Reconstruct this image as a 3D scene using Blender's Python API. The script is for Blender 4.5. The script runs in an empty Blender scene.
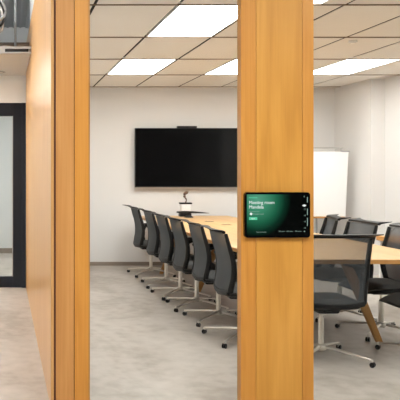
import bpy, bmesh, math, random
from mathutils import Vector, Matrix
random.seed(4)
S = bpy.context.scene
C = bpy.context.collection
PI = math.pi
EYE = 1.33

# ------------------------------------------------------------------ materials
def mat(name, col, rough=0.5, metal=0.0, spec=0.5):
    m = bpy.data.materials.new(name); m.use_nodes = True
    b = m.node_tree.nodes['Principled BSDF']
    b.inputs['Base Color'].default_value = (*col, 1)
    b.inputs['Roughness'].default_value = rough
    b.inputs['Metallic'].default_value = metal
    b.inputs['Specular IOR Level'].default_value = spec
    return m

def noise_mat(name, c1, c2, scale=(1, 1, 1), nscale=5, detail=4, rough=0.5, spec=0.5, lo=0.3, hi=0.7, bump=0.0, metal=0.0):
    m = mat(name, c1, rough, metal, spec)
    nt = m.node_tree; N = nt.nodes; L = nt.links
    b = N['Principled BSDF']
    tc = N.new('ShaderNodeTexCoord'); mp = N.new('ShaderNodeMapping')
    mp.inputs['Scale'].default_value = scale
    no = N.new('ShaderNodeTexNoise'); no.inputs['Scale'].default_value = nscale; no.inputs['Detail'].default_value = detail
    cr = N.new('ShaderNodeValToRGB')
    cr.color_ramp.elements[0].position = lo; cr.color_ramp.elements[0].color = (*c1, 1)
    cr.color_ramp.elements[1].position = hi; cr.color_ramp.elements[1].color = (*c2, 1)
    L.new(tc.outputs['Object'], mp.inputs['Vector']); L.new(mp.outputs[0], no.inputs['Vector'])
    L.new(no.outputs['Fac'], cr.inputs['Fac']); L.new(cr.outputs[0], b.inputs['Base Color'])
    if bump:
        bp = N.new('ShaderNodeBump'); bp.inputs['Strength'].default_value = bump; bp.inputs['Distance'].default_value = 0.002
        L.new(no.outputs['Fac'], bp.inputs['Height']); L.new(bp.outputs[0], b.inputs['Normal'])
    return m

def wood_mat(name, dark, mid, light, axis='z', offset=(0, 0, 0), rough=0.4, fine=0.35, spec=0.5):
    """veneer: long soft figure along one axis plus fine grain lines"""
    m = mat(name, mid, rough, 0, spec)
    nt = m.node_tree; N = nt.nodes; L = nt.links
    b = N['Principled BSDF']
    tc = N.new('ShaderNodeTexCoord')
    mp = N.new('ShaderNodeMapping'); mp.inputs['Location'].default_value = offset
    mp.inputs['Scale'].default_value = (1, 1, 0.10) if axis == 'z' else (1, 0.10, 1)
    big = N.new('ShaderNodeTexNoise'); big.inputs['Scale'].default_value = 7; big.inputs['Detail'].default_value = 3; big.inputs['Distortion'].default_value = 1.2
    mp2 = N.new('ShaderNodeMapping'); mp2.inputs['Location'].default_value = offset
    mp2.inputs['Scale'].default_value = (1, 1, 0.02) if axis == 'z' else (1, 0.02, 1)
    fin = N.new('ShaderNodeTexNoise'); fin.inputs['Scale'].default_value = 110; fin.inputs['Detail'].default_value = 2
    L.new(tc.outputs['Object'], mp.inputs[0]); L.new(mp.outputs[0], big.inputs['Vector'])
    L.new(tc.outputs['Object'], mp2.inputs[0]); L.new(mp2.outputs[0], fin.inputs['Vector'])
    mx = N.new('ShaderNodeMix'); mx.data_type = 'FLOAT'; mx.inputs[0].default_value = fine
    L.new(big.outputs['Fac'], mx.inputs[2]); L.new(fin.outputs['Fac'], mx.inputs[3])
    cr = N.new('ShaderNodeValToRGB'); e = cr.color_ramp.elements
    e[0].position = 0.33; e[0].color = (*dark, 1); e[1].position = 0.68; e[1].color = (*light, 1)
    k = e.new(0.5); k.color = (*mid, 1)
    L.new(mx.outputs[0], cr.inputs[0]); L.new(cr.outputs[0], b.inputs['Base Color'])
    return m

def emit_mat(name, col, strength):
    m = bpy.data.materials.new(name); m.use_nodes = True
    nt = m.node_tree; nt.nodes.clear()
    e = nt.nodes.new('ShaderNodeEmission'); o = nt.nodes.new('ShaderNodeOutputMaterial')
    e.inputs[0].default_value = (*col, 1); e.inputs[1].default_value = strength
    nt.links.new(e.outputs[0], o.inputs[0])
    return m

def mesh_fabric(name, col, opacity):
    """open-weave net: part of the light goes straight through the holes"""
    m = mat(name, col, 0.75, 0, 0.3)
    nt = m.node_tree; N = nt.nodes; L = nt.links
    b = N['Principled BSDF']; out = N['Material Output']
    tr = N.new('ShaderNodeBsdfTransparent'); mx = N.new('ShaderNodeMixShader')
    # a weave closes up as it is looked at more obliquely: opacity = 1 - open_area ** (1 / cos)
    ge = N.new('ShaderNodeNewGeometry'); dp_ = N.new('ShaderNodeVectorMath'); dp_.operation = 'DOT_PRODUCT'
    ab = N.new('ShaderNodeMath'); ab.operation = 'ABSOLUTE'
    mxm = N.new('ShaderNodeMath'); mxm.operation = 'MAXIMUM'; mxm.inputs[1].default_value = .05
    dv = N.new('ShaderNodeMath'); dv.operation = 'DIVIDE'; dv.inputs[0].default_value = 1
    pw = N.new('ShaderNodeMath'); pw.operation = 'POWER'; pw.inputs[0].default_value = 1 - opacity
    su = N.new('ShaderNodeMath'); su.operation = 'SUBTRACT'; su.inputs[0].default_value = 1
    L.new(ge.outputs['Incoming'], dp_.inputs[0]); L.new(ge.outputs['Normal'], dp_.inputs[1]); L.new(dp_.outputs['Value'], ab.inputs[0])
    L.new(ab.outputs[0], mxm.inputs[0]); L.new(mxm.outputs[0], dv.inputs[1]); L.new(dv.outputs[0], pw.inputs[1]); L.new(pw.outputs[0], su.inputs[1]); L.new(su.outputs[0], mx.inputs[0])
    L.new(tr.outputs[0], mx.inputs[1]); L.new(b.outputs[0], mx.inputs[2]); L.new(mx.outputs[0], out.inputs[0])
    return m

def glass_mat(name, tint=(0.97, 0.985, 0.98)):
    m = bpy.data.materials.new(name); m.use_nodes = True
    nt = m.node_tree; nt.nodes.clear(); N = nt.nodes; L = nt.links
    tr = N.new('ShaderNodeBsdfTransparent'); tr.inputs[0].default_value = (*tint, 1)
    gl = N.new('ShaderNodeBsdfGlossy'); gl.inputs['Roughness'].default_value = 0.0
    fr = N.new('ShaderNodeFresnel'); fr.inputs[0].default_value = 1.13
    mx = N.new('ShaderNodeMixShader'); o = N.new('ShaderNodeOutputMaterial')
    L.new(fr.outputs[0], mx.inputs[0]); L.new(tr.outputs[0], mx.inputs[1]); L.new(gl.outputs[0], mx.inputs[2]); L.new(mx.outputs[0], o.inputs[0])
    return m

M = {}
M['wall'] = noise_mat('painted plaster', (0.735, 0.722, 0.71), (0.765, 0.752, 0.74), nscale=1.2, rough=0.85, spec=0.2)
M['wall_corr'] = noise_mat('corridor plaster', (0.72, 0.735, 0.735), (0.76, 0.775, 0.775), nscale=1.5, rough=0.85, spec=0.2)
M['tile'] = noise_mat('ceiling tile', (0.80, 0.77, 0.72), (0.84, 0.81, 0.76), nscale=0.8, rough=0.9, spec=0.1)
M['void'] = mat('dark ceiling void', (0.02, 0.014, 0.012), 0.9)
M['gap_tan'] = mat('brown ceiling joint', (0.22, 0.16, 0.11), 0.8)
M['skirting'] = mat('taupe skirting', (0.27, 0.22, 0.18), 0.6)
M['wood_front'] = wood_mat('honey veneer', (0.62, 0.285, 0.045), (0.71, 0.345, 0.060), (0.78, 0.395, 0.078), offset=(3.1, 0, 0), fine=.22)
M['wood_strip'] = wood_mat('honey veneer strip', (0.62, 0.26, 0.04), (0.69, 0.31, 0.055), (0.75, 0.36, 0.075), offset=(7.7, 1, 0), fine=0.4)
M['wood_red'] = wood_mat('reddish veneer', (0.56, 0.26, 0.072), (0.62, 0.30, 0.09), (0.67, 0.345, 0.115), offset=(1.3, 5, 0), fine=0.4)
M['wood_side'] = wood_mat('satin wall veneer', (0.57, 0.31, 0.11), (0.63, 0.355, 0.135), (0.68, 0.40, 0.165), offset=(0, 2.2, 0), rough=0.33)
M['groove'] = mat('dark red groove', (0.13, 0.035, 0.02), 0.6)
M['table'] = wood_mat('oak table top', (0.58, 0.345, 0.145), (0.65, 0.40, 0.18), (0.71, 0.46, 0.225), axis='y', rough=0.42, fine=0.4)
M['table_edge'] = wood_mat('oak edge', (0.52, 0.235, 0.06), (0.60, 0.29, 0.085), (0.66, 0.34, 0.11), axis='y', rough=0.5)
M['leg_wood'] = wood_mat('leg oak', (0.42, 0.20, 0.055), (0.50, 0.255, 0.08), (0.57, 0.31, 0.11), rough=0.45)
M['black'] = mat('black plastic', (0.008, 0.008, 0.009), 0.45, 0, .3)
M['black_soft'] = mat('black rubber', (0.02, 0.02, 0.022), 0.7)
M['net'] = mesh_fabric('grey woven net', (0.085, 0.095, 0.11), 0.70)
M['net_light'] = mesh_fabric('grey woven net open', (0.07, 0.077, 0.085), 0.62)
M['seat'] = noise_mat('grey seat cloth', (0.08, 0.08, 0.08), (0.12, 0.118, 0.115), nscale=120, rough=0.9, spec=0.2)
M['chrome'] = mat('polished aluminium', (0.72, 0.68, 0.62), 0.28, 0.85)
M['steel'] = mat('brushed steel', (0.5, 0.49, 0.47), 0.35, 0.9)
M['screen'] = mat('black glossy screen', (0.004, 0.004, 0.0045), 0.08, 0, 0.22)
M['white'] = mat('white enamel', (0.86, 0.86, 0.85), 0.35)
M['white_board'] = mat('white board face', (0.86, 0.87, 0.87), 0.3)
M['frame_dark'] = mat('anthracite door frame', (0.012, 0.015, 0.022), 0.5, 0, .2)
M['grey'] = mat('grey painted metal', (0.36, 0.365, 0.37), 0.5)
M['slab'] = noise_mat('grey soffit', (0.50, 0.525, 0.545), (0.58, 0.60, 0.615), scale=(25, 0.5, 1), nscale=2, rough=0.8)
M['brown_beam'] = mat('brown beam', (0.22, 0.17, 0.13), 0.7)
M['glass'] = glass_mat('clear partition glass')
M['glass_door'] = glass_mat('door glass', (0.93, 0.95, 0.94))
M['bronze'] = mat('dark bronze cable', (0.11, 0.06, 0.035), 0.4, 0.3)
LAMP = 8.8
M['lamp'] = emit_mat('ceiling light panel', (1.0, 0.985, 0.96), LAMP)
M['fill_corr'] = emit_mat('corridor light panel', (1.0, 0.975, 0.94), 11.5)  # only for the added, unseen corridor panels

M['fill_up'] = emit_mat('added uplight', (1.0, 0.99, 0.97), 170.0)  # upper face of the added corridor pendant
M['fill_down'] = emit_mat('added downlight', (1.0, 0.99, 0.97), 11.0)

def floor_mat():
    m = mat('polished concrete', (0.6, 0.55, 0.5), 0.38, 0, 0.45)
    nt = m.node_tree; N = nt.nodes; L = nt.links; b = N['Principled BSDF']
    tc = N.new('ShaderNodeTexCoord')
    a = N.new('ShaderNodeTexNoise'); a.inputs['Scale'].default_value = 0.9; a.inputs['Detail'].default_value = 7; a.inputs['Roughness'].default_value = 0.6; a.inputs['Distortion'].default_value = 0.8
    c = N.new('ShaderNodeTexNoise'); c.inputs['Scale'].default_value = 9; c.inputs['Detail'].default_value = 6
    mp = N.new('ShaderNodeMapping'); mp.inputs['Scale'].default_value = (1.6, 1.0, 1)
    L.new(tc.outputs['Object'], mp.inputs[0]); L.new(mp.outputs[0], a.inputs['Vector']); L.new(tc.outputs['Object'], c.inputs['Vector'])
    mx = N.new('ShaderNodeMix'); mx.data_type = 'FLOAT'; mx.inputs[0].default_value = 0.35
    L.new(a.outputs['Fac'], mx.inputs[2]); L.new(c.outputs['Fac'], mx.inputs[3])
    cr = N.new('ShaderNodeValToRGB'); e = cr.color_ramp.elements
    e[0].position = 0.36; e[0].color = (0.31, 0.268, 0.225, 1); e[1].position = 0.64; e[1].color = (0.51, 0.465, 0.42, 1)
    k = e.new(0.5); k.color = (0.43, 0.388, 0.345, 1)
    L.new(mx.outputs[0], cr.inputs[0]); L.new(cr.outputs[0], b.inputs['Base Color'])
    return m
M['floor'] = floor_mat()

# ------------------------------------------------------------------ mesh helpers
def box(bm, x0, x1, y0, y1, z0, z1, bev=0.0, seg=2):
    r = bmesh.ops.create_cube(bm, size=1.0)
    vs = r['verts']
    for v in vs:
        v.co = Vector(((x0 + x1) / 2 + v.co.x * (x1 - x0), (y0 + y1) / 2 + v.co.y * (y1 - y0), (z0 + z1) / 2 + v.co.z * (z1 - z0)))
    if bev:
        es = list({e for v in vs for e in v.link_edges})
        bmesh.ops.bevel(bm, geom=es, offset=bev, segments=seg, profile=0.5, affect='EDGES')

def tube(bm, pts, w, h=None, seg=10, up=Vector((0, 0, 1)), cap=True):
    """sweep an ellipse (half sizes w across, h along 'up') along points; w/h number or list"""
    pts = [Vector(p) for p in pts]; n = len(pts)
    W = w if isinstance(w, (list, tuple)) else [w] * n
    H = W if h is None else (h if isinstance(h, (list, tuple)) else [h] * n)
    rings = []
    for i, p in enumerate(pts):
        t = (pts[min(i + 1, n - 1)] - pts[max(i - 1, 0)]).normalized()
        u = up - t * up.dot(t)
        if u.length < 1e-3:
            u = Vector((1, 0, 0)) - t * t.x
        u.normalize(); s = t.cross(u)
        rings.append([bm.verts.new(p + s * (W[i] * math.cos(2 * PI * k / seg)) + u * (H[i] * math.sin(2 * PI * k / seg))) for k in range(seg)])
    for a, b in zip(rings, rings[1:]):
        for k in range(seg):
            bm.faces.new((a[k], a[(k + 1) % seg], b[(k + 1) % seg], b[k]))
    if cap:
        bm.faces.new(rings[0][::-1]); bm.faces.new(rings[-1])

def lathe(bm, prof, cx=0, cy=0, seg=20):
    rings = []
    for r, z in prof:
        rings.append([bm.verts.new((cx + max(r, 1e-4) * math.cos(2 * PI * k / seg), cy + max(r, 1e-4) * math.sin(2 * PI * k / seg), z)) for k in range(seg)])
    for a, b in zip(rings, rings[1:]):
        for k in range(seg):
            bm.faces.new((a[k], a[(k + 1) % seg], b[(k + 1) % seg], b[k]))
    bm.faces.new(rings[0][::-1]); bm.faces.new(rings[-1])

def spline(pts, n=6):
    """Catmull-Rom through points"""
    P = [Vector(p) for p in pts]; out = []
    for i in range(len(P) - 1):
        p0 = P[max(i - 1, 0)]; p1 = P[i]; p2 = P[i + 1]; p3 = P[min(i + 2, len(P) - 1)]
        for k in range(n):
            t = k / n
            out.append(0.5 * ((2 * p1) + (p2 - p0) * t + (2 * p0 - 5 * p1 + 4 * p2 - p3) * t * t + (3 * p1 - p0 - 3 * p2 + p3) * t ** 3))
    out.append(P[-1]); return out

def obj(name, bm, m, parent=None, smooth=False, loc=None):
    bmesh.ops.recalc_face_normals(bm, faces=bm.faces)
    me = bpy.data.meshes.new(name); bm.to_mesh(me); bm.free()
    for mm in (m if isinstance(m, (list, tuple)) else [m]):
        me.materials.append(mm)
    if smooth:
        me.polygons.foreach_set('use_smooth', [True] * len(me.polygons))
        me.set_sharp_from_angle(angle=math.radians(38))
    o = bpy.data.objects.new(name, me); C.objects.link(o)
    if parent: o.parent = parent
    if loc: o.location = loc
    return o

def NB(): return bmesh.new()
def bx(*a, **k):
    b = NB(); box(b, *a, **k); return b

def thing(name, label, cat, loc=(0, 0, 0), rz=0, group=None):
    o = bpy.data.objects.new(name, None); C.objects.link(o)
    o.location = loc; o.rotation_euler = (0, 0, rz); o.empty_display_size = 0.1
    o['label'] = label; o['category'] = cat
    if group: o['group'] = group
    return o
def tag(o, label, cat, group=None):
    o['label'] = label; o['category'] = cat
    if group: o['group'] = group
    return o
def struct(name, bm, m, parent=None, smooth=False, loc=None):
    o = obj(name, bm, m, parent, smooth, loc)
    if not parent: o['kind'] = 'structure'
    return o
def dup(root, loc, rz, label):
    r = root.copy(); C.objects.link(r); r.location = loc; r.rotation_euler = (0, 0, rz); r['label'] = label
    for ch in list(root.children):
        c = ch.copy(); C.objects.link(c); c.parent = r
        for g in list(ch.children):
            d = g.copy(); C.objects.link(d); d.parent = c
    return r

# ------------------------------------------------------------------ room shell
XL, XR, XR2, YW, ZC = 0.477, 4.69, 4.87, 9.96, 2.525
YF = 3.93
XRM = 5.6            # the room opens out nearer the glass front
struct('floor', bx(-1.9, 6.2, -3.2, 12.2, -0.12, 0), M['floor'])
struct('wall_back', bx(XL - .2, XR2 + .5, YW, YW + .15, 0, ZC + .05), M['wall'])
struct('baseboard_back', bx(XL, XR, YW - .014, YW, 0, .052, bev=.003), M['skirting'])
b = NB(); box(b, XR2, XR2 + .35, 3.8, 8.97, 0, ZC + .05); box(b, XR, XR2 + .35, 8.97, YW, 0, ZC + .05)
struct('wall_right', b, M['wall'])
struct('baseboard_right', bx(XR2 - .012, XR2, 4.0, 8.97, 0, .052, bev=.003), M['skirting'])

# suspended ceiling: slabs with open joints under a dark void
X0, PX, Y0, PY = 1.2376 - 0.5975 * 2, 0.5975, 4.99 - 1.2, 1.2
lights = [(2, 1), (2, 3), (4, 3), (6, 3), (6, 1), (6, 0)]     # cell column, row of ceiling panels
b = NB()
for i in range(0, 9):
    for j in range(0, 6):
        if (i, j) in lights or ((i, j) == (3, 0)): continue
        xa, xb = X0 + i * PX, X0 + (i + 1) * PX; ya, yb = Y0 + j * PY, Y0 + (j + 1) * PY
        xa = max(xa, XL); xb = min(xb, XR2); yb = min(yb, YW)
        if xb - xa < .02 or yb - ya < .02: continue
        box(b, xa + .012, xb - .012, ya + .006, yb - .006, ZC, ZC + .004)
# strip left of the panel with the near light, and the first row in front of the glass line
box(b, 2.262, 2.4246, Y0 + .0035, Y0 + PY - .0035, ZC, ZC + .004)
struct('ceiling', b, M['tile'])
bv = NB(); box(bv, XL - .2, XR2 + .3, 3.93, YW + .1, ZC + .022, ZC + .06)
struct('trim_1', bv, M['void'])
bj = NB()
for j in range(1, 6):
    y = Y0 + j * PY
    box(bj, XL, XR2, y - .006, y + .006, ZC - .008, ZC + .003)
struct('trim_2', bj, M['gap_tan'])

def panel_light(name, x0, x1, y0, y1, z, label, group, m, matf=None, depth=.03):
    t = thing(name, label, 'ceiling light', ((x0 + x1) / 2, (y0 + y1) / 2, z), 0, group)
    w, d = (x1 - x0) / 2, (y1 - y0) / 2; f = .012
    b = NB(); box(b, -w, w, -d, -d + f, 0, depth * .6); box(b, -w, w, d - f, d, 0, depth * .6)
    box(b, -w, -w + f, -d + f, d - f, 0, depth * .6); box(b, w - f, w, -d + f, d - f, 0, depth * .6)
    obj('frame', b, M['white'], t)
    obj('diffuser', bx(-w + f, w - f, -d + f, d - f, .004, .012), m, t)
    return t
names = {(2, 1): 'large bright ceiling panel nearest the glass, left of the wide pillar',
         (2, 3): 'small bright ceiling panel nearest the screen wall above the screen',
         (4, 3): 'bright ceiling panel cut off by left edge of the wide pillar, above the screen',
         (6, 3): 'bright ceiling panel right of the wide pillar near the right wall',
         (6, 0): 'added unseen ceiling panel right behind the right glass, over the nearest chairs'}  # last panel is out of view, added to brighten the near floor
for (i, j) in lights:
    xa, xb = X0 + i * PX + .01, X0 + (i + 1) * PX - .01; ya, yb = Y0 + j * PY + .006, Y0 + (j + 1) * PY - .006
    if (i, j) == (6, 1): continue
    panel_light('ceiling_light', xa, xb, ya, yb, ZC, names[(i, j)], 'meeting room ceiling panels', M['lamp'])
panel_light('ceiling_light', 1.69, 2.255, Y0 + .15, Y0 + PY - .006, ZC, 'bright ceiling panel at the top edge, right of the wide pillar', 'meeting room ceiling panels', M['lamp'])
# plain tile where the fifth panel cell sits
b = NB(); i, j = 6, 1
box(b, X0 + 6 * PX + .008, X0 + 7 * PX - .008, Y0 + PY + .0035, Y0 + 2 * PY - .0035, ZC, ZC + .02)
box(b, X0 + 3 * PX + .008, 1.685, Y0 + .0035, Y0 + PY - .0035, ZC, ZC + .02)
struct('trim_3', b, M['tile'])
# detector
d = thing('smoke_detector', 'small round white detector on the ceiling right of the wide pillar', 'smoke detector', (3.17, 6.38, ZC))
b = NB(); lathe(b, [(.036, 0), (.038, -.006), (.036, -.014), (.022, -.02), (.008, -.021)]); obj('housing', b, M['white'], d, True)
b = NB(); lathe(b, [(.025, -.0195), (.026, -.0175)]); obj('sensor_ring', b, M['grey'], d, True)

# ------------------------------------------------------------------ left timber wall (end face towards the corridor)
def slant_box(bm, xa, ya, xb, yb, t, z0, z1):
    """wall slab from (xa,ya) to (xb,yb), thickness t towards +x"""
    vs = [bm.verts.new(p) for p in [(xa, ya, z0), (xb, yb, z0), (xb + t, yb, z0), (xa + t, ya, z0), (xa, ya, z1), (xb, yb, z1), (xb + t, yb, z1), (xa + t, ya, z1)]]
    for f in ((0, 1, 2, 3), (4, 7, 6, 5), (0, 4, 5, 1), (1, 5, 6, 2), (2, 6, 7, 3), (3, 7, 4, 0)):
        bm.faces.new([vs[k] for k in f])
XA, XB, YB = 0.258, 0.241, 8.03
ZW = 2.79
wl = struct('wall_left', bx(.285, XL, YF + .03, YW + .1, 0, ZW - .01), M['wall'])
b = NB(); slant_box(b, XA, YF + .004, XB, YB, .015, 0, ZW)
obj('wood_cladding', b, M['wood_side'], wl)
pxm = YF / 700
def px2x(px, y=YF): return (px - 5) * y / 700
def post_panel(name, pa, pb, m, parent, y0=YF, y1=YF + .03, z0=0, z1=ZC, bev=.0012):
    return obj(name, bx(px2x(pa, y0), px2x(pb, y0), y0, y1, z0, z1, bev=bev, seg=1), m, parent)
post_panel('edge_strip', 51.0, 53.9, M['wood_side'], wl, z1=ZW)
post_panel('groove', 53.9, 55.9, M['groove'], wl, y0=YF + .008, y1=YF + .03, z1=ZW)
post_panel('wood_panel', 55.9, 74.0, M['wood_red'], wl, z1=ZW)
post_panel('joint', 74.0, 74.6, M['groove'], wl, y0=YF + .004, y1=YF + .03, z1=ZW)
post_panel('wood_panel', 74.6, 88.6, M['wood_strip'], wl, z1=ZW)
post_panel('glazing_bead', 88.6, 90.0, M['leg_wood'], wl, y0=YF + .004, y1=YF + .03, z1=ZW)

# wide free-standing pillar with display
pil = thing('wooden_pillar', 'wide honey-coloured timber pillar carrying the dark touch display', 'pillar', (px2x(277.3), YF, 0))
def pp(name, pa, pb, m, y0=0, y1=.06, z1=ZC):
    c = px2x(277.3)
    return obj(name, bx(px2x(pa) - c, px2x(pb) - c, y0, y1, 0, z1, bev=.0012, seg=1), m, pil)
pp('front_panel', 256.3, 302.1, M['wood_front'])
pp('side_strip', 241.0, 255.9, M['wood_strip'])
pp('side_strip', 302.5, 313.7, M['wood_strip'])
pp('joint', 255.9, 256.3, M['leg_wood'], .003, .06)
pp('joint', 302.1, 302.5, M['leg_wood'], .003, .06)
pp('glazing_bead', 241.05, 313.65, M['leg_wood'], .06, .066)

# glass panes
gy = YF + .035
struct('window_1', bx(XL, px2x(241.2), gy + .0, gy + .01, 0.0, ZC), M['glass'])
struct('window_2', bx(px2x(313.6), XR2, gy, gy + .01, 0.0, ZC), M['glass'])
# white upstand above the glazing line, closing the taller corridor
struct('wall_front', bx(.285, 6.0, YF + .0, YF + .12, ZC + .065, 3.25), M['wall_corr'])
# upper plaster above the timber cladding
b = NB(); box(b, .248, .40, YF + .13, 7.0, ZW + .0, 3.2)
struct('wall_upper', b, M['wall_corr'])

# ------------------------------------------------------------------ corridor
struct('wall_corridor_left', bx(-1.75, -1.6, -3.1, 12.1, 0, 3.3), M['wall_corr'])
struct('wall_corridor_behind', bx(-1.75, 6.2, -3.2, -3.05, 0, 3.3), mat('dark wall for reflections', (.10, .10, .105), .9))  # unseen wall, coloured dark so glass and screens reflect little
struct('wall_corridor_right', bx(6.05, 6.2, -3.05, YF + .1, 0, 3.3), M['wall_corr'])
bs = NB(); box(bs, -1.75, .6, YF, 9.2, 3.2, 3.3); box(bs, -1.75, 6.2, -3.2, YF, 3.2, 3.3)
for k in range(24):
    x = -1.5 + k * .08
    box(bs, x, x + .03, YF + 2.2, 9.03, 3.185, 3.2)
struct('ceiling_corridor', bs, M['slab'])
struct('wall_plenum', bx(-1.6, .3, 9.03, 9.15, 2.46, 3.2), M['wall_corr'])
# low ceiling in front of the glass door
YL = 6.58
b = NB()
box(b, -1.6, .236, YL + .02, 7.325, 2.44, 2.46); box(b, -1.6, .236, 7.331, 8.2, 2.44, 2.46); box(b, -1.6, .236, 8.2, 12.0, 2.44, 2.46)
struct('ceiling_low', b, mat('low ceiling paint', (.56, .585, .60), .9))
sd = thing('air_diffuser', 'grey linear air diffuser with black slot above the glass door', 'air vent', (-.6, YL, 2.44))
b = NB(); box(b, -1.0, .845, -.03, .02, 0, .014); box(b, -1.0, .845, -.03, .02, .044, .066); box(b, -1.0, .845, .0, .02, .014, .044)
box(b, -1.0, .60, -.03, .0, .014, .044)
obj('frame', b, M['grey'], sd)
obj('slot', bx(.60, .82, -.02, -.002, .014, .044), M['black'], sd)
struct('trim_4', bx(-1.6, .246, 7.02, 7.14, 2.47, 2.63), M['brown_beam'])
# rod and duct unit
panel_light('ceiling_light', -1.3, -.7, 6.9, 8.0, 2.425, 'added unseen light panel in the low corridor ceiling before the glass door', 'added corridor panels', M['fill_corr'])  # added out of view to light the corridor floor and door wall
rod = thing('hanging_rod', 'thin grey ceiling rod hanging above the linear air diffuser', 'rod', (px2x(15.2, 7.0), 6.9, 2.506))
b = NB(); tube(b, [(0, 0, .0), (0, 0, .694)], .012); obj('rod', b, M['grey'], rod, True)
b = NB(); lathe(b, [(.025, 0), (.025, .012), (.014, .03)]); obj('collar', b, M['steel'], rod, True)
du = thing('duct_unit', 'grey air unit with pipes hanging at the top left edge', 'duct', (-.16, 6.75, 2.56))
b = NB(); box(b, -.35, .10, -.2, .15, .02, .26, bev=.01); obj('casing', b, M['grey'], du)
for a in (0, 1, 2):
    b = NB(); tube(b, spline([(-.1 + a * .03, -.22, .03 + a * .07), (.09, -.23, .06 + a * .06), (.14 + a * .01, -.2, .15 + a * .05), (.12, -.2, .30 + a * .04), (-.0 - .05 * a, -.2, .45 + a * .08)]), .012)
    obj('pipe', b, (M['steel'], M['black_soft'], M['grey'])[a], du, True)
b = NB(); tube(b, [(.05, -.24, .1), (.05, -.16, .1)], .05, seg=16); obj('pipe_flange', b, M['steel'], du, True)
dl = thing('downlight', 'small round recessed downlight in the low ceiling by the glass door', 'downlight', (-.045, 7.77, 2.44))
b = NB(); lathe(b, [(.05, .0), (.056, -.006), (.04, -.008), (.036, .0)]); obj('rim', b, M['grey'], dl, True)
b = NB(); lathe(b, [(.034, -.001), (.02, -.004)]); obj('lens', b, M['white'], dl, True)

# glazed door at the end of the corridor
yd = 8.06
dr = struct('door_1', bx(px2x(13, yd), .241, yd, yd + .05, 0, 2.125, bev=.002), M['frame_dark'])
obj('top_rail', bx(-1.6, px2x(13, yd), yd, yd + .05, 1.975, 2.125, bev=.002), M['frame_dark'], dr)
obj('bottom_rail', bx(-1.6, px2x(13, yd), yd, yd + .05, 0, .125, bev=.002), M['frame_dark'], dr)
obj('stile_bead', bx(px2x(12.2, yd), px2x(13, yd), yd + .01, yd + .04, .125, 1.975), M['steel'], dr)
obj('pane', bx(-1.59, px2x(12.2, yd), yd + .02, yd + .03, .125, 1.975), M['glass_door'], dr)
obj('jamb', bx(px2x(22, yd - .02), .2405, yd - .02, yd - .002, 0, 2.125), M['frame_dark'], dr)
struct('wall_corridor_end', bx(-1.6, .241, yd, yd + .06, 2.127, 2.44), M['wall_corr'])
struct('wall_beyond', bx(-1.75, .6, 11.5, 11.6, 0, 2.44), M['wall_corr'])
struct('baseboard_beyond', bx(-1.6, .25, 11.485, 11.5, 0, .08), M['skirting'])
panel_light('ceiling_light', -1.0, -.4, 9.0, 10.2, 2.425, 'added unseen light panel in the room behind the glass door', 'added corridor panels', M['fill_corr'])  # added out of view to brighten the space past the door
for x, y, l in ((-.9, 1.6, 'added light panel in the corridor left of the viewer'), (1.2, 1.5, 'added light panel in the corridor facing the left timber wall'), (3.2, 1.5, 'added light panel in the corridor facing the right glass')):  # unseen overhead panels, added to light the timber fronts
    panel_light('ceiling_light', x - .3, x + .3, y - .8, y + .8, 3.17, l, 'added corridor panels', M['fill_corr'])
pl = thing('added_pendant', 'added unseen long white pendant lamp hanging in the corridor beside the timber wall', 'added lamp', (-1.15, 5.4, 2.85))  # added out of view to brighten the corridor ceiling and floor
obj('housing', bx(-.06, .06, -1.3, 1.3, .02, .05, bev=.004), M['white'], pl)
obj('up_light', bx(-.05, .05, -1.28, 1.28, .0505, .056), M['fill_up'], pl)
obj('down_light', bx(-.05, .05, -1.28, 1.28, .012, .0195), M['fill_down'], pl)
for yy in (-1, 1):
    b = NB(); tube(b, [(0, yy, .05), (0, yy, .35)], .003, seg=6); obj('cable', b, M['steel'], pl)

# ------------------------------------------------------------------ meeting table
TZ = .72; TX0, TX1, TY0, TY1 = 1.85, 3.11, 4.88, 9.78
TXC = (TX0 + TX1) / 2
tb = thing('meeting_table', 'long oak meeting table running from the glass front to the screen wall', 'table', (TXC, (TY0 + TY1) / 2, 0))
hw, hl = (TX1 - TX0) / 2, (TY1 - TY0) / 2
obj('tabletop', bx(-hw, hw, -hl, hl, TZ - .006, TZ, bev=.002, seg=1), M['table'], tb)
obj('edge_band', bx(-hw + .001, hw - .001, -hl + .001, hl - .001, TZ - .032, TZ - .006), M['table_edge'], tb)
cy = (TY0 + TY1) / 2
def leaning_leg(bm, x0, x1, y, top, foot, hx, hy):
    """plank leg whose foot stands at x0 and whose head meets the top at x1"""
    v = []
    for (x, z, s) in ((x0, foot, .8), (x1, top, 1.25)):
        for dx, dy in ((-1, -1), (1, -1), (1, 1), (-1, 1)):
            v.append(bm.verts.new((x + dx * hx * s, y + dy * hy * s, z)))
    for f in ((0, 3, 2, 1), (4, 5, 6, 7), (0, 1, 5, 4), (1, 2, 6, 5), (2, 3, 7, 6), (3, 0, 4, 7)):
        bm.faces.new([v[k] for k in f])
    bmesh.ops.bevel(bm, geom=list(bm.edges), offset=.006, segments=2, affect='EDGES')
for yy in (5.46, 7.48, 9.15):
    for s in (-1, 1):
        b = NB(); leaning_leg(b, s * (hw - .19), s * (hw - .47), yy - cy, TZ - .05, 0, .030, .024)
        obj('leg', b, M['leg_wood'], tb, True)
    obj('crossbeam', bx(-hw + .35, hw - .35, yy - cy - .025, yy - cy + .025, TZ - .075, TZ - .033, bev=.004), M['leg_wood'], tb)
obj('rail', bx(-.03, .03, 5.55 - cy, 9.1 - cy, TZ - .073, TZ - .034, bev=.003), M['black'], tb)
for x, y in ((2.515, 8.62), (2.555, 8.08)):
    o = obj('cable_flap', bx(x - TXC - .052, x - TXC + .052, y - cy - .035, y - cy + .035, TZ - .001, TZ + .002), M['black_soft'], tb)

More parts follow.
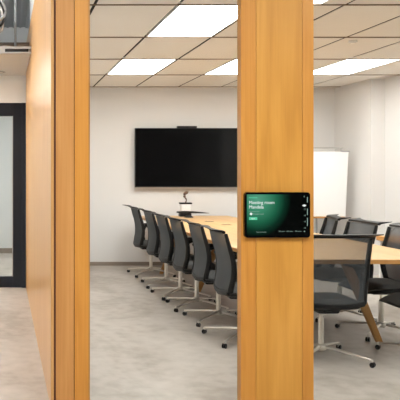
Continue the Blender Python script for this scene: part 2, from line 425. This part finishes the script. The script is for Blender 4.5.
# ------------------------------------------------------------------ office chair (faces +x, hub at the origin)
SH = 0.0
prof = [(-.247, .862), (-.243, .84), (-.222, .76), (-.199, .68), (-.187, .60), (-.190, .52), (-.205, .44), (-.207, .41)]
prof_s = spline([(p[0], 0, p[1]) for p in prof], 4)
def halfw(z):
    if z > .6: return .250 - (z - .6) * .02
    return .250 - (.6 - z) * .17
def concave(u):           # back wraps slightly round the sitter
    return .03 * (u * u)
def back_pt(p, u):
    w = halfw(p.z)
    return Vector((p.x + concave(u) * (1 if p.z > .3 else 1), u * w, p.z))

def make_chair(label):
    t = thing('office_chair', label, 'chair', (0, 0, 0), 0, 'black mesh office chairs around the meeting table')
    # net
    b = NB(); nu = 12; rows = []
    for p in prof_s:
        rows.append([b.verts.new(back_pt(p, -1 + 2 * k / nu)) for k in range(nu + 1)])
    for r0, r1 in zip(rows, rows[1:]):
        for k in range(nu): b.faces.new((r0[k], r0[k + 1], r1[k + 1], r1[k]))
    nt_ = obj('back_mesh', b, M['net_light'], t, True)
    # side rails, bottom bow
    b = NB()
    for s in (-1, 1):
        pts = [back_pt(p, s) + Vector((.014, s * .004, 0)) for p in prof_s]
        n = len(pts)
        tube(b, pts, [.015 + .002 * (i / n) for i in range(n)], [.013 + .010 * min(1, i / n * 1.6) for i in range(n)], seg=10, up=Vector((1, 0, .15)))
    pb = prof_s[-1]
    pts = [back_pt(pb, u / 6) + Vector((.0, 0, -.018 * (1 - (u / 6) ** 2) + .004)) for u in range(-6, 7)]
    tube(b, pts, .020, .012, seg=8, up=Vector((1, 0, 0)))
    obj('back_frame', b, M['black'], t, True)
    # wing-like top rail: lip that rolls backwards with pointed ends
    b = NB(); nu = 14; ring = []
    for k in range(nu + 1):
        u = -1 + 2 * k / nu
        y = u * .272
        e = abs(u) ** 3
        x0 = -.247 + concave(u * .95)
        xt = -.283 - .062 * e + concave(u) * .6; zt = .885 + .010 * e
        th = .006
        ring.append([b.verts.new(q) for q in ((x0 + .012, y * .96, .864), (x0 - .006, y * .96, .862), (x0 - .018, y * .985, .874), (xt, y, zt - th * .7), (xt - .002, y, zt + th * .3), (x0 - .008, y * .985, .889), (x0 + .012, y * .96, .880))])
    for a, c in zip(ring, ring[1:]):
        m_ = len(a)
        for k in range(m_): b.faces.new((a[k], a[(k + 1) % m_], c[(k + 1) % m_], c[k]))
    b.faces.new(ring[0][::-1]); b.faces.new(ring[-1])
    obj('top_rail', b, M['black'], t, True)
    # seat: waterfall cushion
    b = NB(); nx, ny = 12, 10; top = []; bot = []
    for i in range(nx + 1):
        s = i / nx; x = -.155 + s * .405
        r0, r1 = [], []
        for j in range(ny + 1):
            u = -1 + 2 * j / ny
            hwid = .235 * (1 - .10 * max(0, s - .75) * 4 * .5) * (1 - .12 * max(0, .2 - s) * 5)
            edge = (1 - abs(u) ** 6)
            fr = 1 - max(0, (s - .72) / .28) ** 2
            z = .402 + .035 * edge * fr + .010 * (abs(u) ** 2) * fr - .030 * max(0, (s - .72) / .28) ** 2
            if i == 0: z = .407
            r0.append(b.verts.new((x, u * hwid, z)))
            r1.append(b.verts.new((x, u * hwid * .96, min(z - .006, .394 - .015 * max(0, (s - .8) / .2)))))
        top.append(r0); bot.append(r1)
    for i in range(nx):
        for j in range(ny):
            b.faces.new((top[i][j], top[i + 1][j], top[i + 1][j + 1], top[i][j + 1]))
            b.faces.new((bot[i][j], bot[i][j + 1], bot[i + 1][j + 1], bot[i + 1][j]))
        b.faces.new((top[i][0], bot[i][0], bot[i + 1][0], top[i + 1][0]))
        b.faces.new((top[i][ny], top[i + 1][ny], bot[i + 1][ny], bot[i][ny]))
    for j in range(ny):
        b.faces.new((top[0][j], top[0][j + 1], bot[0][j + 1], bot[0][j]))
        b.faces.new((top[nx][j], bot[nx][j], bot[nx][j + 1], top[nx][j + 1]))
    obj('seat', b, M['seat'], t, True)
    # seat pan rim and mechanism
    b = NB()
    loop = []
    for k in range(25):
        a = 2 * PI * k / 24
        cx_, sy_ = math.cos(a), math.sin(a)
        loop.append((.03 + .21 * math.copysign(abs(cx_) ** .55, cx_), .232 * math.copysign(abs(sy_) ** .55, sy_), .384 - .012 * max(0, cx_)))
    tube(b, loop, .014, .012, seg=8, cap=False)
    for yy in (-.10, .10): tube(b, [(-.20, yy, .394), (.22, yy, .380)], .010, .008, seg=8)
    obj('seat_frame', b, M['black'], t, True)
    b = NB(); box(b, -.13, .11, -.075, .075, .335, .380, bev=.012); tube(b, [(-.12, 0, .36), (-.20, 0, .375), (-.212, 0, .40)], .045, .012, seg=10)
    tube(b, [(.0, -.07, .355), (.0, -.21, .350)], .006, seg=8)
    obj('mechanism', b, M['black'], t, True)
    # arms
    for s in (-1, 1):
        b = NB()
        path = spline([(-.03, s * .10, .365), (-.035, s * .22, .368), (-.045, s * .258, .42), (-.055, s * .262, .52), (-.03, s * .260, .605), (.02, s * .252, .630)], 5)
        n = len(path)
        tube(b, path, .012, [.024 - .006 * i / n for i in range(n)], seg=10, up=Vector((1, 0, 0)))
        am = obj('armrest', b, M['black'], t, True)
        b = NB(); box(b, -.10, .145, s * .252 - .028, s * .252 + .028, .630, .652, bev=.010, seg=3)
        obj('arm_pad', b, M['black_soft'], am, True)
    # gas column
    b = NB(); lathe(b, [(.021, .085), (.0215, .10), (.020, .27), (.018, .285)]); obj('column', b, M['chrome'], t, True)
    b = NB(); lathe(b, [(.012, .284), (.012, .340)]); obj('piston', b, M['chrome'], t, True)
    b = NB(); lathe(b, [(.030, .060), (.042, .070), (.044, .088), (.036, .100), (.029, .104)]); obj('hub', b, M['chrome'], t, True)
    # four slender feet with castors
    for k in range(4):
        a = PI / 4 + k * PI / 2
        b = NB()
        tube(b, [(.03, 0, .085), (.12, 0, .078), (.28, 0, .060), (.36, 0, .050), (.378, 0, .046)], [.016, .014, .011, .010, .006], [.013, .011, .008, .008, .005], seg=10)
        lg = obj('base_leg', b, M['chrome'], t, True); lg.rotation_euler = (0, 0, a); lg.scale = (.92, 1, 1)
        b = NB()
        for s in (-1, 1): tube(b, [(.372, s * .004, .018), (.372, s * .014, .018)], .018, seg=16)
        cs = obj('caster_wheel', b, M['black'], lg, True)
        b = NB(); tube(b, [(.364, 0, .020), (.366, 0, .038), (.364, 0, .056)], [.009, .013, .009], seg=12)
        obj('caster_housing', b, M['chrome'], lg, True)
    return t

near_head = make_chair('near head-of-table mesh chair just right of the wide pillar, seen from behind')
def place(x, y, rz, label, base=0.0, tall=1.0):
    r = dup(near_head, (x, y, 0), rz, label)
    for ch in r.children:
        if ch.name.startswith('base_leg'): ch.rotation_euler.z += base
    if tall != 1.0: r.scale = (1, 1, tall)
    return r
rows = [(1.885, 9.04, 'black mesh chair at far end of the left row, nearest the back wall', .05, -.02),
        (1.885, 8.19, 'second mesh chair from the back wall in the left row', -.05, -.02),
        (1.875, 7.485, 'third mesh chair from the back wall in the left row', .06, -.03),
        (1.88, 6.865, 'fourth mesh chair from the back wall in the left row', -.03, -.035),
        (1.905, 6.245, 'mesh chair in the left row, fifth from the back wall', .04, -.055),
        (1.89, 5.53, 'mesh chair in the left row touching the left edge of the wide pillar', .1, -.07)]
for x, y, l, bs_, rz in rows: place(x, y, rz, l, bs_)
place(3.05, 5.02, PI, 'mesh chair cut off by right edge of photo, nearest on the right side', .05)
place(3.085, 5.74, PI, 'mesh chair at right edge of photo with back rising above the table', .02)
place(3.05, 6.38, PI, 'mesh chair across the table, right of the one beside the flipchart', -.2)
place(3.055, 7.03, PI + math.radians(-14), 'mesh chair across the table turned slightly, nearest the flipchart', .15)
near_head.location = (2.257, 5.0, 0); near_head.rotation_euler = (0, 0, PI / 2); near_head.scale = (1, 1, 1.02)

# ------------------------------------------------------------------ wall screen
tv = thing('wall_screen', 'large black flat television mounted on the back wall', 'television', (2.58, 9.90, 1.53))
obj('panel', bx(-.745, .745, -.03, .015, -.418, .420, bev=.004), M['black'], tv)
obj('display', bx(-.735, .735, -.033, -.029, -.402, .412), M['screen'], tv)
obj('bottom_trim', bx(-.742, .742, -.034, -.012, -.424, -.414), M['steel'], tv)
b = NB(); box(b, -.3, .3, .015, .058, -.2, .2); obj('wall_bracket', b, M['black_soft'], tv)
cb = thing('camera_bar', 'slim black camera bar on top of the wall television', 'camera', (px2x(187, 9.87), 9.885, 1.951))
obj('body', bx(-.14, .14, -.025, .02, 0, .028, bev=.008), M['black'], cb)
b = NB(); tube(b, [(0, -.030, .014), (0, -.024, .014)], .010, seg=14); obj('lens', b, M['screen'], cb, True)

# conference gear at the far end of the table
yt = 9.60
def tx(p): return px2x(p, yt)
cam = thing('conference_unit', 'white desk unit with black cap and stalk at the far end of the table', 'conference unit', (tx(185.5), yt, TZ))
obj('foot', bx(-.085, .07, -.05, .05, 0, .055, bev=.006), M['black'], cam)
obj('body', bx(-.062, .062, -.035, .035, .055, .17, bev=.006), M['white'], cam, True)
obj('cap', bx(-.082, .082, -.042, .042, .17, .192, bev=.006), M['black'], cam, True)
b = NB(); tube(b, spline([(.0, 0, .19), (.012, 0, .23), (-.012, 0, .27), (-.01, .0, .31), (.025, 0, .335), (.03, 0, .345)], 5), [.008] * 5 + [.010] * 5 + [.018] * 5 + [.022] * 5 + [.014] * 5 + [.008])
obj('stalk', b, M['bronze'], cam, True)
sp = thing('table_microphone', 'flat black blade-shaped microphone lying across the far end of the table', 'microphone', (tx(189), yt - .22, TZ + .0005))
b = NB(); tube(b, [(-.22, 0, .072), (-.12, .0, .074), (0, 0, .070), (.12, 0, .064), (.21, 0, .058)], [.025, .05, .055, .035, .008], [.010, .013, .014, .009, .003], seg=14)
obj('blade', b, M['black'], sp, True)
b = NB(); lathe(b, [(.06, 0), (.055, .010), (.03, .03), (.025, .066)], -.06, 0); obj('stand', b, M['black_soft'], sp, True)

# ------------------------------------------------------------------ flipchart
yf = 9.3
fc = thing('flipchart_easel', 'white flipchart easel in the back corner beside the wide pillar', 'flipchart', (4.22, yf, 0))
def fx(p): return px2x(p, yf) - 4.22
zt, zb = EYE + 20.3 * yf / 700, EYE - 44.5 * yf / 700
b = NB()
L0, R0, R1 = fx(297), fx(348.3), fx(345.2)
vs = [b.verts.new(p) for p in [(L0, -.01, zt), (R0, -.01, zt), (R1, -.01, zb), (L0 + .03, -.01, zb), (L0, .012, zt), (R0, .012, zt), (R1, .012, zb), (L0 + .03, .012, zb)]]
for f in ((0, 1, 2, 3), (4, 7, 6, 5), (0, 4, 5, 1), (1, 5, 6, 2), (2, 6, 7, 3), (3, 7, 4, 0)): b.faces.new([vs[k] for k in f])
bmesh.ops.bevel(b, geom=list(b.edges), offset=.003, segments=1, affect='EDGES')
obj('board', b, M['white_board'], fc)
obj('tray', bx(L0 + .03, R1 - .03, -.06, .01, zb - .022, zb - .001, bev=.004), M['leg_wood'], fc)
b = NB(); box(b, L0, fx(343), .0, .02, zt + .045, zt + .058, bev=.003); tube(b, [(fx(341.5), .01, zt), (fx(341.5), .01, zt + .05)], .006); tube(b, [(L0 + .02, .01, zt), (L0 + .02, .01, zt + .05)], .006)
obj('paper_rail', b, M['steel'], fc)
obj('clamp', bx(fx(341), fx(349), -.02, .02, zt - .004, zt + .016, bev=.004), M['grey'], fc)
for (xa, xb2, ya) in ((fx(303), fx(300), .16), (fx(317), fx(318.2), .06), (fx(334), fx(338), .16)):
    b = NB(); tube(b, [(xb2, ya - .02, .012), (xa, .03, zt - .1)], .012, seg=10)
    lg = obj('leg', b, M['grey'], fc, True)
    b = NB(); lathe(b, [(.016, 0), (.018, .02), (.014, .035)], xb2, ya - .02); obj('rubber_foot', b, M['black_soft'], lg, True)

# ------------------------------------------------------------------ sideboard by the right wall
sb = thing('sideboard', 'low oak sideboard with dark open shelf against the right wall', 'sideboard', (4.63, 7.75, 0))
zs = .575
obj('top', bx(-.23, .235, -.55, .55, zs - .05, zs, bev=.003), M['table_edge'], sb)
obj('back_panel', bx(.20, .235, -.53, .53, .04, zs - .05), M['table_edge'], sb)
for y in (-.53, .0, .49): obj('divider', bx(-.21, .20, y, y + .04, .06, zs - .05), M['white'] if y else M['table_edge'], sb)
obj('shelf', bx(-.20, .20, -.49, .0, .27, .29), M['black'], sb)
obj('plinth', bx(-.17, .2, -.5, .5, 0, .06), M['black'], sb)

# ------------------------------------------------------------------ touch display on the pillar
yq = YF - .002; k = (YF - .024) / 700
dx, dz = (277.5 - 5) * k, EYE - 43.0 * k
dp = thing('mounted_touch_display', 'dark touch display with green glow mounted on the wide pillar', 'display', (dx, YF, dz))
def rounded(bm, w, h, r, y0, y1, seg=6):
    pts = []
    for cx_, cz_, a0 in ((w - r, h - r, 0), (-w + r, h - r, PI / 2), (-w + r, -h + r, PI), (w - r, -h + r, 3 * PI / 2)):
        for i in range(seg + 1):
            a = a0 + PI / 2 * i / seg; pts.append((cx_ + r * math.cos(a), cz_ + r * math.sin(a)))
    f = [bm.verts.new((x, y0, z)) for x, z in pts]; g = [bm.verts.new((x, y1, z)) for x, z in pts]
    n = len(pts); bm.faces.new(f); bm.faces.new(g[::-1])
    for i in range(n): bm.faces.new((f[i], g[i], g[(i + 1) % n], f[(i + 1) % n]))
b = NB(); rounded(b, 32.7 * k, 22.7 * k, 3.0 * k, -.024, 0); obj('housing', b, mat('black bezel glass', (.002, .002, .0025), .2, 0, .15), dp, True)
def screen_mat():
    m = bpy.data.materials.new('lit display picture'); m.use_nodes = True
    nt = m.node_tree; nt.nodes.clear(); N = nt.nodes; L = nt.links
    tc = N.new('ShaderNodeTexCoord'); mp = N.new('ShaderNodeMapping')
    mp.inputs['Location'].default_value = (.115, 0, -.085); mp.inputs['Scale'].default_value = (1, 1, 1)
    s = N.new('ShaderNodeVectorMath'); s.operation = 'MULTIPLY'; s.inputs[1].default_value = (1 / .19, 0, 1 / .21)
    ln = N.new('ShaderNodeVectorMath'); ln.operation = 'LENGTH'
    cr = N.new('ShaderNodeValToRGB'); e = cr.color_ramp.elements
    e[0].position = 0; e[0].color = (.10, .36, .23, 1); e[1].position = 1; e[1].color = (.0008, .0015, .0012, 1)
    for p, c in ((.35, (.045, .25, .14)), (.6, (.014, .13, .065)), (.82, (.003, .03, .016))):
        q = e.new(p); q.color = (*c, 1)
    em = N.new('ShaderNodeEmission'); em.inputs[1].default_value = .5
    gl = N.new('ShaderNodeBsdfGlossy'); gl.inputs['Roughness'].default_value = .2; gl.inputs[0].default_value = (.02, .02, .02, 1)
    ad = N.new('ShaderNodeAddShader'); o = N.new('ShaderNodeOutputMaterial')
    L.new(tc.outputs['Object'], mp.inputs[0]); L.new(mp.outputs[0], s.inputs[0]); L.new(s.outputs[0], ln.inputs[0]); L.new(ln.outputs['Value'], cr.inputs[0])
    L.new(cr.outputs[0], em.inputs[0]); L.new(em.outputs[0], ad.inputs[0]); L.new(gl.outputs[0], ad.inputs[1]); L.new(ad.outputs[0], o.inputs[0])
    return m
scr = obj('screen', bx(-30.6 * k, 30.6 * k, -.0246, -.0238, -20.6 * k, 20.6 * k), screen_mat(), dp)
W_ = emit_mat('white screen text', (.92, 1, .96), .52); G_ = emit_mat('green screen text', (.12, .62, .36), .55); D_ = emit_mat('dim screen text', (.35, .5, .43), .42)
def L_(px, py): return ((px - 277.5) * k, dz - (EYE - (py - 172) * k))   # from pixel to display-local x and down
def loc_z(py): return EYE - (py - 172) * k - dz
def text(name, s, px, py, h, m, bold=0.0, xs=1.0):
    cu = bpy.data.curves.new(name, 'FONT'); cu.body = s; cu.size = h * k * 1.38; cu.extrude = .0002; cu.offset = bold
    to = bpy.data.objects.new(name + '_src', cu); C.objects.link(to)
    bpy.context.view_layer.update()
    me = bpy.data.meshes.new_from_object(to.evaluated_get(bpy.context.evaluated_depsgraph_get()))
    C.objects.unlink(to); bpy.data.objects.remove(to)
    me.transform(Matrix.Rotation(PI / 2, 4, 'X') @ Matrix.Diagonal((xs, 1, 1, 1)))
    me.materials.clear(); me.materials.append(m)
    o = bpy.data.objects.new(name, me); C.objects.link(o); o.parent = scr
    o.location = ((px - 277.5) * k, -.0250, loc_z(py))
    return o
def plate(bm, xa, xb, ya, yb, r=0):
    box(bm, (xa - 277.5) * k, (xb - 277.5) * k, -.0254, -.0246, loc_z(yb), loc_z(ya))
text('title', 'Meeting room', 248.8, 204.0, 3.4, W_, .0, .95)
text('title', 'Mandela', 248.8, 208.5, 3.4, W_, .0, .95)
text('status', 'Available', 248.8, 198.2, 1.5, G_, .0002, 1.15)
text('caption', 'Hosted by', 248.8, 212.0, 1.2, D_, 0, 1.5)
text('caption', 'Reserved', 252.6, 214.6, 1.5, D_, 0, 1.4)
b = NB(); tube(b, [(L_(251, 0)[0], -.0254, loc_z(213.9)), (L_(251, 0)[0], -.0246, loc_z(213.9))], 1.25 * k, seg=16); obj('icon', b, W_, scr)
b = NB(); plate(b, 249.0, 257.2, 217.2, 219.9); obj('button', b, G_, scr)
text('button_text', 'Book', 251.2, 219.2, 1.3, W_, 0, 1.0).location.y = -.0256
text('caption', 'Scan to book', 256.3, 232.6, 1.2, D_, 0, 1.1)
for s, px in (('30 min', 278.4), ('60 min', 286.6), ('90 min', 295.0)): text('caption', s, px, 231.9, 1.3, D_, 0, 1.25)
b = NB(); plate(b, 303.8, 305.0, 230.8, 231.9); obj('icon', b, D_, scr)
b = NB()
for a, c in ((197, 202.5), (208.5, 215), (217.8, 226)): plate(b, 307.0, 307.7, a, c)
obj('timeline', b, D_, scr)
for s, py in (('9', 197.2), ('11', 209.8), ('12', 216.2), ('13', 222.2), ('14', 228.6)): text('hour', s, 303.6, py, 1.4, D_, 0, 1.1)
b = NB(); plate(b, 302.4, 306.0, 205.0, 206.0); plate(b, 303.4, 305.0, 204.5, 206.5); obj('time_marker', b, W_, scr)

# ------------------------------------------------------------------ camera, world, colour
cd = bpy.data.cameras.new('camera'); co = bpy.data.objects.new('camera', cd); C.objects.link(co)
co.location = (0, 0, EYE); co.rotation_euler = (PI / 2, 0, 0)
cd.sensor_width = 36; cd.lens = 63; cd.shift_x = .4875; cd.shift_y = -.07; cd.clip_end = 60
S.camera = co
w = bpy.data.worlds.new('world'); S.world = w; w.use_nodes = True
w.node_tree.nodes['Background'].inputs[0].default_value = (1, .98, .95, 1); w.node_tree.nodes['Background'].inputs[1].default_value = .5
S.view_settings.view_transform = 'Standard'; S.view_settings.look = 'None'; S.view_settings.gamma = 1
S.view_settings.exposure = 0.87
S.cycles.use_denoising = True
S.cycles.max_bounces = 10; S.cycles.diffuse_bounces = 6; S.cycles.transparent_max_bounces = 24
S.cycles.caustics_reflective = False; S.cycles.caustics_refractive = False
S.cycles.sample_clamp_indirect = 6
